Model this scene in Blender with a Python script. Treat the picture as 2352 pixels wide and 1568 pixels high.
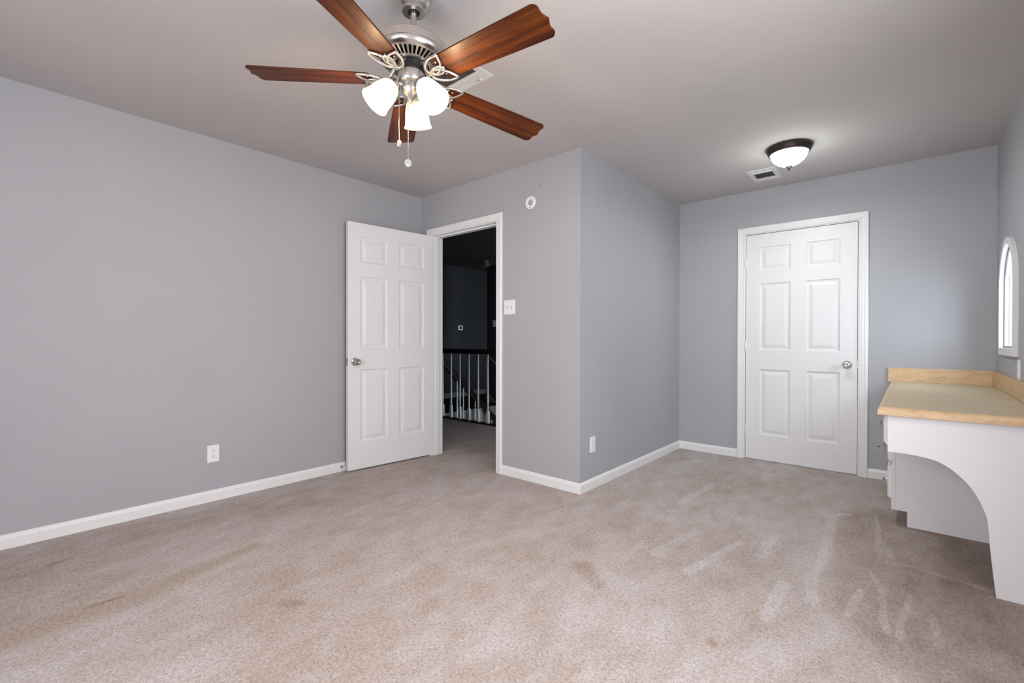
import bpy, bmesh, math, random
from math import sin, cos, pi, radians
from mathutils import Vector, Matrix
from mathutils.geometry import tessellate_polygon

for o in list(bpy.data.objects):
    bpy.data.objects.remove(o, do_unlink=True)
scene = bpy.context.scene
COL = scene.collection
random.seed(4)

# ------------------------------------------------------------------ dimensions
H = 2.44
XL, X2, XR, Y1, Y2 = -3.554, -1.763, 0.448, 2.772, 4.612
YR = -1.40                       # wall behind the camera
T = 0.12                         # wall thickness

# ------------------------------------------------------------------ camera
F, YAW, PITCH, ROLL, CZ = 1059.13, 0.7132, 0.0058, 0.0015, 1.094
fw = Vector((-sin(YAW)*cos(PITCH), cos(YAW)*cos(PITCH), -sin(PITCH)))
rt = Vector((cos(YAW), sin(YAW), 0))
up = rt.cross(fw)
r2 = rt*cos(ROLL) + up*sin(ROLL)
u2 = -rt*sin(ROLL) + up*cos(ROLL)
cd = bpy.data.cameras.new('camera'); cam = bpy.data.objects.new('camera', cd); COL.objects.link(cam)
cd.sensor_width = 36.0; cd.lens = F/2352*36.0; cd.clip_start = 0.02
m = Matrix(((r2.x, u2.x, -fw.x, 0), (r2.y, u2.y, -fw.y, 0), (r2.z, u2.z, -fw.z, CZ), (0, 0, 0, 1)))
cam.matrix_world = m
scene.camera = cam

# ------------------------------------------------------------------ daylight and exposure
w = bpy.data.worlds.new('World'); scene.world = w; w.use_nodes = True
bg = w.node_tree.nodes['Background']
bg.inputs[0].default_value = (0.72, 0.86, 1.0, 1); bg.inputs[1].default_value = 3.0
vs = scene.view_settings
vs.view_transform = 'Standard'; vs.look = 'None'; vs.gamma = 1.0; vs.use_curve_mapping = False
vs.exposure = 0.06

def area(name, loc, target, sx, sy, power, color):
    l = bpy.data.lights.new(name, 'AREA'); l.shape = 'RECTANGLE'; l.size = sx; l.size_y = sy
    l.energy = power; l.color = color
    o = bpy.data.objects.new(name, l); COL.objects.link(o); o.location = loc
    o.rotation_euler = (Vector(target)-Vector(loc)).to_track_quat('-Z', 'Y').to_euler()
    return o
area('daylight_rear_added', (-0.75, YR-0.01, 1.36), (-0.75, 3.0, 1.36), 1.5, 1.4, 53, (1.0, 0.962, 0.985))  # lamp added at an unseen rear window to give the room daylight
area('daylight_side_added', (XR+0.01, 1.10, 1.45), (-3.0, 1.10, 0.75), 1.4, 1.2, 34, (1.0, 0.96, 0.965))  # lamp added at an unseen right-wall window, set to fit the brightness
area('daylight_arch_window', (1.45, 3.35, 1.62), (-0.2, 4.45, 1.18), 1.7, 1.6, 92, (0.76, 0.88, 1.0))

# ------------------------------------------------------------------ materials
def newmat(name):
    m = bpy.data.materials.new(name); m.use_nodes = True
    nt = m.node_tree; b = nt.nodes['Principled BSDF']
    return m, nt, b
def setp(b, col=None, rough=None, metal=None, spec=None, coat=None):
    if col is not None: b.inputs['Base Color'].default_value = (*col, 1)
    if rough is not None: b.inputs['Roughness'].default_value = rough
    if metal is not None: b.inputs['Metallic'].default_value = metal
    if spec is not None: b.inputs['Specular IOR Level'].default_value = spec
    if coat is not None: b.inputs['Coat Weight'].default_value = coat
def coords(nt, kind='Object'):
    return nt.nodes.new('ShaderNodeTexCoord').outputs[kind]
def noise(nt, vec, scale, detail=3, rough=0.55, stretch=None, rot=None):
    if stretch or rot:
        mp = nt.nodes.new('ShaderNodeMapping')
        mp.inputs['Scale'].default_value = stretch or (1, 1, 1)
        mp.inputs['Rotation'].default_value = rot or (0, 0, 0)
        nt.links.new(vec, mp.inputs[0]); vec = mp.outputs[0]
    n = nt.nodes.new('ShaderNodeTexNoise'); n.inputs['Scale'].default_value = scale
    n.inputs['Detail'].default_value = detail; n.inputs['Roughness'].default_value = rough
    nt.links.new(vec, n.inputs['Vector']); return n.outputs['Fac']
def ramp(nt, fac, stops):
    r = nt.nodes.new('ShaderNodeValToRGB'); e = r.color_ramp.elements
    while len(e) < len(stops): e.new(0.5)
    for i, (p, c) in enumerate(stops):
        e[i].position = p; e[i].color = (*c, 1) if len(c) == 3 else c
    nt.links.new(fac, r.inputs[0]); return r.outputs[0]
def math_(nt, op, a, b=None, c=None, clamp=False):
    n = nt.nodes.new('ShaderNodeMath'); n.operation = op; n.use_clamp = clamp
    for i, v in enumerate((a, b, c)):
        if v is None: continue
        if hasattr(v, 'links'): nt.links.new(v, n.inputs[i])
        else: n.inputs[i].default_value = v
    return n.outputs[0]
def mixc(nt, fac, a, b, mode='MIX'):
    n = nt.nodes.new('ShaderNodeMix'); n.data_type = 'RGBA'; n.blend_type = mode
    for i, v in ((0, fac), (6, a), (7, b)):
        if hasattr(v, 'links'): nt.links.new(v, n.inputs[i])
        elif i == 0: n.inputs[0].default_value = v
        else: n.inputs[i].default_value = (*v, 1)
    return n.outputs[2]
def bump(nt, b, h, strength, dist=0.002):
    n = nt.nodes.new('ShaderNodeBump'); n.inputs['Strength'].default_value = strength
    n.inputs['Distance'].default_value = dist
    nt.links.new(h, n.inputs['Height']); nt.links.new(n.outputs[0], b.inputs['Normal'])

def paint(name, c1, c2, rough=0.6, bs=0.12, scale=170, spec=0.3):
    m, nt, b = newmat(name); setp(b, rough=rough, spec=spec)
    v = coords(nt)
    nt.links.new(ramp(nt, noise(nt, v, 1.3, 4), [(0.3, c1), (0.7, c2)]), b.inputs['Base Color'])
    bump(nt, b, noise(nt, v, scale, 3), bs, 0.0012)
    return m
M = {}
M['wall'] = paint('wall_paint', (0.385, 0.389, 0.415), (0.405, 0.409, 0.434), 0.62, 0.25, 120, 0.25)
M['ceiling'] = paint('ceiling_paint', (0.50, 0.475, 0.468), (0.53, 0.50, 0.49), 0.8, 0.3, 90, 0.15)
M['white'] = paint('white_trim_paint', (0.76, 0.76, 0.765), (0.78, 0.78, 0.785), 0.38, 0.05, 60, 0.4)
M['door'] = paint('white_door_paint', (0.735, 0.732, 0.74), (0.76, 0.757, 0.765), 0.42, 0.06, 200, 0.4)
M['cabinet'] = paint('cabinet_paint', (0.74, 0.735, 0.75), (0.765, 0.76, 0.775), 0.45, 0.05, 150, 0.35)
M['plastic'] = paint('white_plastic', (0.80, 0.80, 0.83), (0.82, 0.82, 0.85), 0.3, 0.0, 10, 0.5)
M['hall_wall_dimmed'] = paint('dimmed_wall_paint', (0.040, 0.038, 0.042), (0.046, 0.044, 0.048), 0.7, 0.2, 120, 0.2)  # room wall paint darkened: the unlit hall's shade is in the colour
M['hall_ceiling_dimmed'] = paint('dimmed_ceiling_paint', (0.055, 0.048, 0.042), (0.06, 0.053, 0.046), 0.8, 0.2, 90, 0.1)  # ceiling paint darkened too, hall dimness put into the colour
def flat(name, col, rough=0.5, metal=0.0, spec=0.4, nscale=40, amt=0.04):
    m, nt, b = newmat(name); setp(b, rough=rough, metal=metal, spec=spec)
    v = coords(nt); c2 = tuple(min(1, c*(1+amt)) for c in col); c1 = tuple(c*(1-amt) for c in col)
    nt.links.new(ramp(nt, noise(nt, v, nscale, 2), [(0.3, c1), (0.7, c2)]), b.inputs['Base Color'])
    return m
M['nickel'] = flat('brushed_nickel', (0.60, 0.57, 0.54), 0.30, 1.0)
M['nickel_dark'] = flat('satin_nickel_knob', (0.50, 0.48, 0.46), 0.24, 1.0)
M['bronze'] = flat('oil_rubbed_bronze', (0.055, 0.045, 0.04), 0.35, 0.7)
M['black'] = flat('black_metal', (0.012, 0.011, 0.011), 0.45)
M['slot'] = flat('dark_slot', (0.02, 0.02, 0.022), 0.7)
M['vent_white'] = flat('vent_white_metal', (0.66, 0.64, 0.64), 0.45)
M['vent_slat'] = flat('vent_slat_metal', (0.34, 0.32, 0.31), 0.5)
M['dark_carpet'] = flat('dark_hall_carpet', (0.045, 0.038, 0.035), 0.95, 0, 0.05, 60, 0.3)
M['dim_trim'] = flat('shaded_trim_paint', (0.22, 0.215, 0.22), 0.6)  # white trim with the hall's shadow put into its colour
M['sash'] = flat('grey_window_sash', (0.36, 0.37, 0.385), 0.45)
M['hole'] = flat('duct_dark', (0.015, 0.013, 0.012), 0.8)
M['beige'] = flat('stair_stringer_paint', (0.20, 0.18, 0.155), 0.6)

def wood(name, c_dark, c_mid, c_light, stretch, scale=9, rough=0.3, coat=0.0, spec=0.4):
    m, nt, b = newmat(name); setp(b, rough=rough, coat=coat, spec=spec)
    if coat: b.inputs['Coat Roughness'].default_value = 0.22
    v = coords(nt)
    n1 = noise(nt, v, scale, 5, 0.6, tuple(c*0.45 if c > 10 else c for c in stretch))
    n2 = noise(nt, v, scale*5, 3, 0.6, stretch)
    f = math_(nt, 'MULTIPLY_ADD', n2, 0.35, math_(nt, 'MULTIPLY', n1, 0.75))
    nt.links.new(ramp(nt, f, [(0.38, c_dark), (0.54, c_mid), (0.70, c_light)]), b.inputs['Base Color'])
    return m
M['blade'] = wood('walnut_blade', (0.010, 0.0022, 0.0008), (0.066, 0.0145, 0.0024), (0.155, 0.040, 0.006), (0.45, 15, 15), 4, 0.45, 0.05, 0.16)
M['blade_edge'] = wood('walnut_edge', (0.05, 0.016, 0.009), (0.09, 0.03, 0.015), (0.12, 0.04, 0.02), (0.9, 9, 9), 4, 0.4)
M['darkwood'] = wood('dark_handrail', (0.008, 0.004, 0.003), (0.013, 0.006, 0.004), (0.022, 0.009, 0.006), (1, 8, 8), 5, 0.35)
M['maple'] = wood('maple_laminate', (0.50, 0.335, 0.18), (0.62, 0.43, 0.245), (0.70, 0.50, 0.30), (3, 3, 9), 6, 0.42)
M['maple_side'] = wood('maple_laminate_grain', (0.46, 0.30, 0.155), (0.56, 0.38, 0.21), (0.64, 0.45, 0.26), (3, 3, 9), 6, 0.42)
m, nt, b = newmat('countertop_laminate'); setp(b, rough=0.5, spec=0.25)
v = coords(nt)
nt.links.new(ramp(nt, math_(nt, 'MULTIPLY_ADD', noise(nt, v, 260, 2), 0.6, math_(nt, 'MULTIPLY', noise(nt, v, 14, 4), 0.4)),
    [(0.36, (0.47, 0.38, 0.25)), (0.5, (0.56, 0.46, 0.315)), (0.64, (0.64, 0.54, 0.385))]), b.inputs['Base Color'])
M['counter'] = m

# carpet: speckled pile, traffic patches, vacuum marks and a few stains
STREAKS= [(-0.358, 3.455, -0.326, 2.792, 0.025, 0.023), (-0.326, 2.792, -0.339, 2.458, 0.023, 0.024), (-0.339, 2.458, -0.302, 2.249, 0.024, 0.024), (-0.423, 3.399, -0.288, 3.563, 0.016, 0.016), (-0.156, 3.631, -0.129, 3.219, 0.01, 0.015), (-0.129, 3.219, -0.079, 2.922, 0.015, 0.045), (-0.138, 2.742, -0.09, 2.575, 0.011, 0.015), (-0.09, 2.575, -0.066, 2.215, 0.015, 0.011), (-0.159, 2.515, -0.185, 2.244, 0.013, 0.018), (0.002, 2.605, -0.03, 2.209, 0.01, 0.012), (0.072, 2.468, 0.084, 2.242, 0.01, 0.014), (-0.912, 2.697, -0.983, 2.258, 0.022, 0.034), (-0.69, 2.687, -0.789, 2.175, 0.021, 0.025), (-1.125, 3.627, -1.153, 3.085, 0.02, 0.031), (-0.568, 2.911, -0.574, 2.576, 0.022, 0.027), (-0.014, 2.938, 0.262, 2.881, 0.013, 0.02), (-0.425, 2.354, -0.423, 2.015, 0.026, 0.025), (-1.324, 4.29, -1.559, 4.085, 0.02, 0.018)]
# stains: x, y, x, y, r0, r1
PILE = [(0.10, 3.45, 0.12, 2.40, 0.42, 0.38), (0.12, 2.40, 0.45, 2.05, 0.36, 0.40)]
STAINS = [(-2.525, 0.29, -2.522, 0.40, 0.014, 0.010), (-0.528, 1.719, -0.545, 1.74, 0.016, 0.012)]
YELLOW = [(-2.46, 0.05, -2.48, 0.50, 0.07, 0.065), (-2.49, 0.52, -2.62, 0.95, 0.05, 0.035)]
DARK = [(-3.14, 0.225, -3.16, 0.30, 0.022, 0.014), (-1.951, 0.824, -1.90, 0.87, 0.03, 0.02), (-1.2, 1.9, -1.05, 1.8, 0.05, 0.03)]
m, nt, b = newmat('carpet_pile'); setp(b, rough=0.95, spec=0.05)
v = coords(nt)
wn = nt.nodes.new('ShaderNodeTexNoise'); wn.inputs['Scale'].default_value = 9; wn.inputs['Detail'].default_value = 3
nt.links.new(v, wn.inputs['Vector'])
vs1 = nt.nodes.new('ShaderNodeVectorMath'); vs1.operation = 'MULTIPLY_ADD'
nt.links.new(wn.outputs['Color'], vs1.inputs[0]); vs1.inputs[1].default_value = (0.026, 0.026, 0); nt.links.new(v, vs1.inputs[2])
vs2 = nt.nodes.new('ShaderNodeVectorMath'); vs2.operation = 'SUBTRACT'; nt.links.new(vs1.outputs[0], vs2.inputs[0]); vs2.inputs[1].default_value = (0.013, 0.013, 0)
wv = vs2.outputs[0]
sx = nt.nodes.new('ShaderNodeSeparateXYZ'); nt.links.new(wv, sx.inputs[0])
PX, PY = sx.outputs[0], sx.outputs[1]
def seg(ax, ay, bx, by, w0, w1, soft=0.6):
    dx, dy = bx-ax, by-ay; L2 = dx*dx+dy*dy
    h = math_(nt, 'MULTIPLY_ADD', PX, dx/L2, math_(nt, 'MULTIPLY_ADD', PY, dy/L2, -(ax*dx+ay*dy)/L2), clamp=True)
    ex = math_(nt, 'SUBTRACT', PX, math_(nt, 'MULTIPLY_ADD', h, dx, ax))
    ey = math_(nt, 'SUBTRACT', PY, math_(nt, 'MULTIPLY_ADD', h, dy, ay))
    d = math_(nt, 'SQRT', math_(nt, 'ADD', math_(nt, 'MULTIPLY', ex, ex), math_(nt, 'MULTIPLY', ey, ey)))
    q = math_(nt, 'DIVIDE', d, math_(nt, 'MULTIPLY_ADD', h, w1-w0, w0))
    return math_(nt, 'DIVIDE', math_(nt, 'SUBTRACT', 1.0+soft/2, q), soft, clamp=True)
def union(lst, soft):
    acc = None
    for s in lst:
        g = seg(*s, soft=soft)
        acc = g if acc is None else math_(nt, 'MAXIMUM', acc, g)
    return acc
fine = noise(nt, v, 190, 4, 0.75)
fine2 = noise(nt, v, 75, 3, 0.6)
med = noise(nt, v, 9.0, 7, 0.68, (1.0, 0.55, 1), (0, 0, 0.75))
big = noise(nt, v, 1.7, 4, 0.55, (1.0, 0.6, 1), (0, 0, 0.75))
tone = math_(nt, 'MULTIPLY_ADD', med, 0.55, math_(nt, 'MULTIPLY', big, 0.45))
tone = math_(nt, 'MULTIPLY_ADD', tone, 0.78, 0.112)
tone = math_(nt, 'MULTIPLY_ADD', math_(nt, 'MULTIPLY', union(STREAKS, 0.55), math_(nt, 'MULTIPLY_ADD', noise(nt, v, 14, 4, 0.6), 1.6, -0.1, clamp=True)), 0.13, tone)
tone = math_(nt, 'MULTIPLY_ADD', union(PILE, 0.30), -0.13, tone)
tone = math_(nt, 'MULTIPLY_ADD', union(DARK, 0.9), -0.10, tone)
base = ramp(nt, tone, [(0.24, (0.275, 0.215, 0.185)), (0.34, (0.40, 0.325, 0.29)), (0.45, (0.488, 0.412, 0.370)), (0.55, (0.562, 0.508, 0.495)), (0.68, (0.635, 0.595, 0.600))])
base = mixc(nt, math_(nt, 'MULTIPLY', union(YELLOW, 1.3), math_(nt, 'MULTIPLY', med, 0.95)), base, (0.42, 0.31, 0.20))
base = mixc(nt, math_(nt, 'MULTIPLY', union(STAINS, 1.2), 0.5), base, (0.32, 0.17, 0.09))
sp = ramp(nt, math_(nt, 'MULTIPLY_ADD', fine, 0.65, math_(nt, 'MULTIPLY', fine2, 0.35)), [(0.34, (0.45, 0.43, 0.42)), (0.5, (1.0, 1.0, 1.0)), (0.66, (1.36, 1.37, 1.38))])
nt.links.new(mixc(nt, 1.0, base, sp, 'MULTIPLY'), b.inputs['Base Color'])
bump(nt, b, fine, 0.8, 0.006)
M['carpet'] = m

def emis(name, col, strength, base=(0.9, 0.88, 0.82), edge=None):
    m, nt, b = newmat(name); setp(b, col=base, rough=0.25)
    n = noise(nt, coords(nt), 14, 3)
    e = ramp(nt, n, [(0.3, tuple(c*0.93 for c in col)), (0.7, col)])
    nt.links.new(e, b.inputs['Emission Color']); b.inputs['Emission Strength'].default_value = strength
    return m
m, nt, b = newmat('alabaster_glass_lit'); setp(b, (0.45, 0.42, 0.36), 0.4)
sz = nt.nodes.new('ShaderNodeSeparateXYZ'); nt.links.new(coords(nt), sz.inputs[0])
hz = math_(nt, 'DIVIDE', sz.outputs[2], 0.108, clamp=True)      # lamp sits half way along the shade
nt.links.new(ramp(nt, hz, [(0.0, (0.70, 0.50, 0.27)), (0.22, (1.0, 0.80, 0.52)), (0.5, (1.0, 0.93, 0.80)), (0.80, (1.0, 0.84, 0.56)), (1.0, (0.85, 0.66, 0.38))]), b.inputs['Emission Color'])
b.inputs['Emission Strength'].default_value = 1.3; M['shade'] = m
M['bulb'] = emis('lit_bulb', (1.0, 0.80, 0.52), 25)
M['dome'] = emis('frosted_dome_glass_lit', (0.93, 1.0, 0.98), 4.6)
m, nt, b = newmat('window_glass')
nt.nodes.remove(b)
tr = nt.nodes.new('ShaderNodeBsdfTransparent'); gl = nt.nodes.new('ShaderNodeBsdfGlossy'); gl.inputs['Roughness'].default_value = 0.02
mx = nt.nodes.new('ShaderNodeMixShader'); mx.inputs[0].default_value = 0.04
nt.links.new(tr.outputs[0], mx.inputs[1]); nt.links.new(gl.outputs[0], mx.inputs[2])
nt.links.new(mx.outputs[0], nt.nodes['Material Output'].inputs[0]); M['glass'] = m
m, nt, b = newmat('crystal_pull'); setp(b, (0.30, 0.29, 0.28), 0.1); b.inputs['Transmission Weight'].default_value = 0.5; M['crystal'] = m
M['disc'] = flat('pull_disc', (0.34, 0.33, 0.34), 0.4)
m, nt, b = newmat('frosted_film'); nt.nodes.remove(b)
tl = nt.nodes.new('ShaderNodeBsdfTranslucent'); tl.inputs[0].default_value = (0.98, 0.96, 0.93, 1)
df = nt.nodes.new('ShaderNodeBsdfTransparent'); df.inputs[0].default_value = (0.80, 0.76, 0.72, 1)
mx = nt.nodes.new('ShaderNodeMixShader'); mx.inputs[0].default_value = 0.5
nt.links.new(tl.outputs[0], mx.inputs[1]); nt.links.new(df.outputs[0], mx.inputs[2])
nt.links.new(mx.outputs[0], nt.nodes['Material Output'].inputs[0]); M['film'] = m

# ------------------------------------------------------------------ mesh helpers
def bx(bm, x0, y0, z0, x1, y1, z1):
    x0, x1 = sorted((x0, x1)); y0, y1 = sorted((y0, y1)); z0, z1 = sorted((z0, z1))
    vs_ = [bm.verts.new(p) for p in ((x0,y0,z0),(x1,y0,z0),(x1,y1,z0),(x0,y1,z0),(x0,y0,z1),(x1,y0,z1),(x1,y1,z1),(x0,y1,z1))]
    for f in ((0,3,2,1),(4,5,6,7),(0,1,5,4),(1,2,6,5),(2,3,7,6),(3,0,4,7)):
        bm.faces.new([vs_[i] for i in f])
    return vs_
def prism(bm, outer, holes, t, fn):
    """outer/holes: 2D loops; extruded by t; fn(u, v, d) -> 3D"""
    loops = [outer] + list(holes)
    tris = tessellate_polygon([[Vector((p[0], p[1], 0)) for p in l] for l in loops])
    flatp = [p for l in loops for p in l]
    A = [bm.verts.new(fn(p[0], p[1], 0)) for p in flatp]
    B = [bm.verts.new(fn(p[0], p[1], t)) for p in flatp]
    for a, b_, c in tris:
        try:
            bm.faces.new((A[a], A[b_], A[c])); bm.faces.new((B[c], B[b_], B[a]))
        except ValueError: pass
    k = 0
    for l in loops:
        n = len(l)
        for i in range(n):
            j = (i+1) % n
            bm.faces.new((A[k+i], A[k+j], B[k+j], B[k+i]))
        k += n
def lathe(bm, prof, n=48, mat=None, cap=True):
    mat = mat or Matrix.Identity(4)
    rings = []
    for r, z in prof:
        if r < 1e-6: rings.append([bm.verts.new(mat @ Vector((0, 0, z)))])
        else: rings.append([bm.verts.new(mat @ Vector((r*cos(2*pi*i/n), r*sin(2*pi*i/n), z))) for i in range(n)])
    for a, b_ in zip(rings, rings[1:]):
        if len(a) == 1 and len(b_) == 1: continue
        for i in range(n):
            j = (i+1) % n
            if len(a) == 1: bm.faces.new((a[0], b_[i], b_[j]))
            elif len(b_) == 1: bm.faces.new((a[i], b_[0], a[j]))
            else: bm.faces.new((a[i], b_[i], b_[j], a[j]))
    if cap:
        for r in (rings[0], rings[-1]):
            if len(r) > 2: bm.faces.new(r)
def tube(bm, pts, r, n=10, closed=False, flatten=1.0):
    pts = [Vector(p) for p in pts]; N = len(pts); rings = []
    up_ = Vector((0, 0, 1)); prev = None
    for i, p in enumerate(pts):
        if closed: d = (pts[(i+1) % N]-pts[i-1])
        else: d = pts[min(i+1, N-1)]-pts[max(i-1, 0)]
        d.normalize()
        s = d.cross(up_)
        if s.length < 1e-3: s = prev if prev is not None else Vector((1, 0, 0))
        s.normalize()
        if prev is not None and s.dot(prev) < 0 and not closed: s = -s
        prev = s; q = s.cross(d).normalized()
        rr = r[i] if isinstance(r, (list, tuple)) else r
        rings.append([bm.verts.new(p + s*rr*cos(2*pi*k/n) + q*rr*flatten*sin(2*pi*k/n)) for k in range(n)])
    rng = range(N if closed else N-1)
    for i in rng:
        a, b_ = rings[i], rings[(i+1) % N]
        for k in range(n):
            bm.faces.new((a[k], a[(k+1) % n], b_[(k+1) % n], b_[k]))
    if not closed:
        bm.faces.new(rings[0]); bm.faces.new(rings[-1])
def obj(name, bm, mat, parent=None, smooth=False, bevel=0, bseg=2, angle=35):
    bmesh.ops.recalc_face_normals(bm, faces=bm.faces)
    me = bpy.data.meshes.new(name); bm.to_mesh(me); bm.free()
    o = bpy.data.objects.new(name, me); COL.objects.link(o)
    me.materials.append(M[mat] if isinstance(mat, str) else mat)
    if smooth:
        me.polygons.foreach_set('use_smooth', [True]*len(me.polygons))
        for e in me.edges: pass
        me.update()
        try: me.set_sharp_from_angle(angle=radians(angle))
        except Exception: pass
    if bevel:
        md = o.modifiers.new('bevel', 'BEVEL'); md.width = bevel; md.segments = bseg; md.limit_method = 'ANGLE'; md.angle_limit = radians(50)
    if parent: o.parent = parent
    return o
def tag(o, label, cat, group=None):
    o['label'] = label; o['category'] = cat
    if group: o['group'] = group
    return o
def struct(o): o['kind'] = 'structure'; return o
def empty(name, loc, label=None, cat=None, group=None):
    o = bpy.data.objects.new(name, None); COL.objects.link(o); o.location = loc; o.empty_display_size = 0.05
    if label: tag(o, label, cat, group)
    return o
def put(o, parent):      # mesh built in world space, parent is an unrotated empty
    o.parent = parent; o.location = -Vector(parent.location); return o
NB = bmesh.new

# ------------------------------------------------------------------ setting
bm = NB(); bx(bm, XL-T, YR-T, -0.08, XR+T, Y2+T, 0); bx(bm, -5.16, Y1, -0.08, XL-T, 4.27, 0); bx(bm, XL-T, Y2+T, -0.08, X2, Y2+T+0.01, 0)
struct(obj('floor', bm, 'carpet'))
bm = NB(); bx(bm, XL-T, YR-T, H, XR+T, Y2+T, H+0.1); struct(obj('ceiling', bm, 'ceiling'))
bm = NB(); bx(bm, XL-T, YR-T, 0, XL, Y1+T, H); struct(obj('wall_left', bm, 'wall'))
# wall with the entry door: opening x -3.385 .. -2.565, top 2.05
EX0, EX1, EZ = -3.385, -2.566, 2.050
rect = lambda a, b_, c, d: [(a, b_), (c, b_), (c, d), (a, d)]
bm = NB(); prism(bm, [(XL, 0), (EX0-0.018, 0), (EX0-0.018, EZ+0.018), (EX1+0.018, EZ+0.018), (EX1+0.018, 0), (X2, 0), (X2, H), (XL, H)], [], T, lambda u, v_, d: (u, Y1+d, v_))
struct(obj('wall_entry', bm, 'wall'))
bm = NB(); bx(bm, X2-T, Y1+T, 0, X2, Y2+T, H); struct(obj('wall_corner', bm, 'wall'))
# back wall with the closet door opening
CX0, CX1, CZT = -1.152, -0.321, 2.044
bm = NB(); prism(bm, [(X2, 0), (CX0-0.018, 0), (CX0-0.018, CZT+0.018), (CX1+0.018, CZT+0.018), (CX1+0.018, 0), (XR, 0), (XR, H), (X2, H)], [], T, lambda u, v_, d: (u, Y2+d, v_))
struct(obj('wall_back', bm, 'wall'))
# right wall with the little arched window, plus an unseen opening added for daylight
WYC, WHW, WZ0, WZS, WRISE = 4.039, 0.294, 0.998, 1.413, 0.294
def arch(hw, z0, zs, rise, n=40):
    pts = [(WYC-hw, z0), (WYC+hw, z0)]
    for i in range(n+1):
        a = pi*i/n
        pts.append((WYC+hw*cos(a), zs+rise*sin(a)))
    return pts
bm = NB(); prism(bm, rect(YR-T, 0, Y2+T, H), [arch(WHW-0.038, WZ0+0.043, WZS, WRISE-0.038), rect(0.35, 0.80, 1.85, 2.10)], T, lambda u, v_, d: (XR+d, u, v_))
struct(obj('wall_right', bm, 'wall'))
# rear wall with a wide unseen opening added for daylight
bm = NB(); prism(bm, rect(XL, 0, XR, H), [rect(-1.55, 0.6, 0.05, 2.12)], T, lambda u, v_, d: (u, YR-d, v_))
struct(obj('wall_rear', bm, 'wall'))

# window frames
wf = struct(empty('window_1', (XR, WYC, WZ0)))
def AR(k): return arch(WHW-k, WZ0+k+(0.005 if k else 0), WZS, WRISE-k)
bm = NB(); prism(bm, AR(0), [AR(0.040)], 0.0205, lambda u, v_, d: (XR-d, u, v_))
put(obj('window_frame', bm, 'white', bevel=0.003), wf)
bm = NB(); prism(bm, AR(0.0402), [AR(0.0415)], -0.10, lambda u, v_, d: (XR-d, u, v_))
put(obj('window_reveal', bm, 'sash'), wf)
bm = NB(); prism(bm, AR(0.042), [AR(0.052)], 0.014, lambda u, v_, d: (XR+0.003+d, u, v_))
bx(bm, XR+0.006, 4.125, WZ0+0.06, XR+0.012, 4.137, 1.50)
put(obj('window_sash', bm, 'sash', bevel=0.0015), wf)
bm = NB(); bx(bm, XR+0.009, WYC-WHW+0.051, WZ0+0.054, XR+0.0115, WYC+WHW-0.051, 1.498); put(obj('window_pane', bm, 'glass'), wf)
bm = NB()
top = [p for p in AR(0.051) if p[1] > 1.50]
top = [(top[0][0], 1.50)] + top + [(top[-1][0], 1.50)]
prism(bm, top, [], 0.003, lambda u, v_, d: (XR+0.009+d, u, v_)); put(obj('arch_pane', bm, 'film'), wf)
def plain_window(name, base, a0, z0, a1, z1, fn):
    wr = struct(empty(name, base)); c = (a0+a1)/2
    bm = NB(); prism(bm, rect(a0-0.07, z0-0.07, a1+0.07, z1+0.07), [rect(a0, z0, a1, z1)], 0.018, lambda u, v_, d: fn(u, v_, -d))
    prism(bm, rect(a0+0.002, z0+0.002, a1-0.002, z1-0.002), [rect(a0+0.05, z0+0.05, c-0.02, z1-0.05), rect(c+0.02, z0+0.05, a1-0.05, z1-0.05)], 0.03, lambda u, v_, d: fn(u, v_, 0.05+d))
    put(obj('window_frame', bm, 'white'), wr)
    bm = NB(); prism(bm, rect(a0+0.04, z0+0.04, a1-0.04, z1-0.04), [], 0.004, lambda u, v_, d: fn(u, v_, 0.063+d)); put(obj('window_pane', bm, 'glass'), wr)
plain_window('added_window_2', (-0.75, YR, 0.6), -1.55, 0.6, 0.05, 2.12, lambda u, v_, d: (u, YR-d, v_))  # unseen rear window, added to let daylight in
plain_window('added_window_3', (XR, 1.1, 0.8), 0.35, 0.80, 1.85, 2.10, lambda u, v_, d: (XR+d, u, v_))  # unseen window on the near right wall, added for its daylight

# ---- casings (trim) : moulded profile mitred round the opening
PROF = [(0.006, 0.0), (0.006, 0.011), (0.010, 0.014), (0.022, 0.0125), (0.026, 0.0155), (0.040, 0.016), (0.045, 0.0185), (0.060, 0.0185), (0.066, 0.014), (0.066, 0.0)]
def casing(name, x0, x1, zt, y, prof=PROF):
    bm = NB()
    rows = []
    for corner in range(4):
        ring = []
        for o_, t_ in prof:
            x = (x0-o_) if corner in (0, 1) else (x1+o_)
            z = 0 if corner in (0, 3) else zt+o_
            ring.append(bm.verts.new((x, y-t_, z)))
        rows.append(ring)
    for a, b_ in zip(rows, rows[1:]):
        for i in range(len(prof)-1):
            bm.faces.new((a[i], a[i+1], b_[i+1], b_[i]))
        bm.faces.new((a[-1], a[0], b_[0], b_[-1]))
    bm.faces.new(rows[0]); bm.faces.new(rows[-1])
    return bm
t1 = struct(obj('trim_1', casing('', EX0, EX1, EZ, Y1), 'white'))
t2 = struct(obj('trim_2', casing('', CX0, CX1, CZT, Y2), 'white'))
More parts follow.
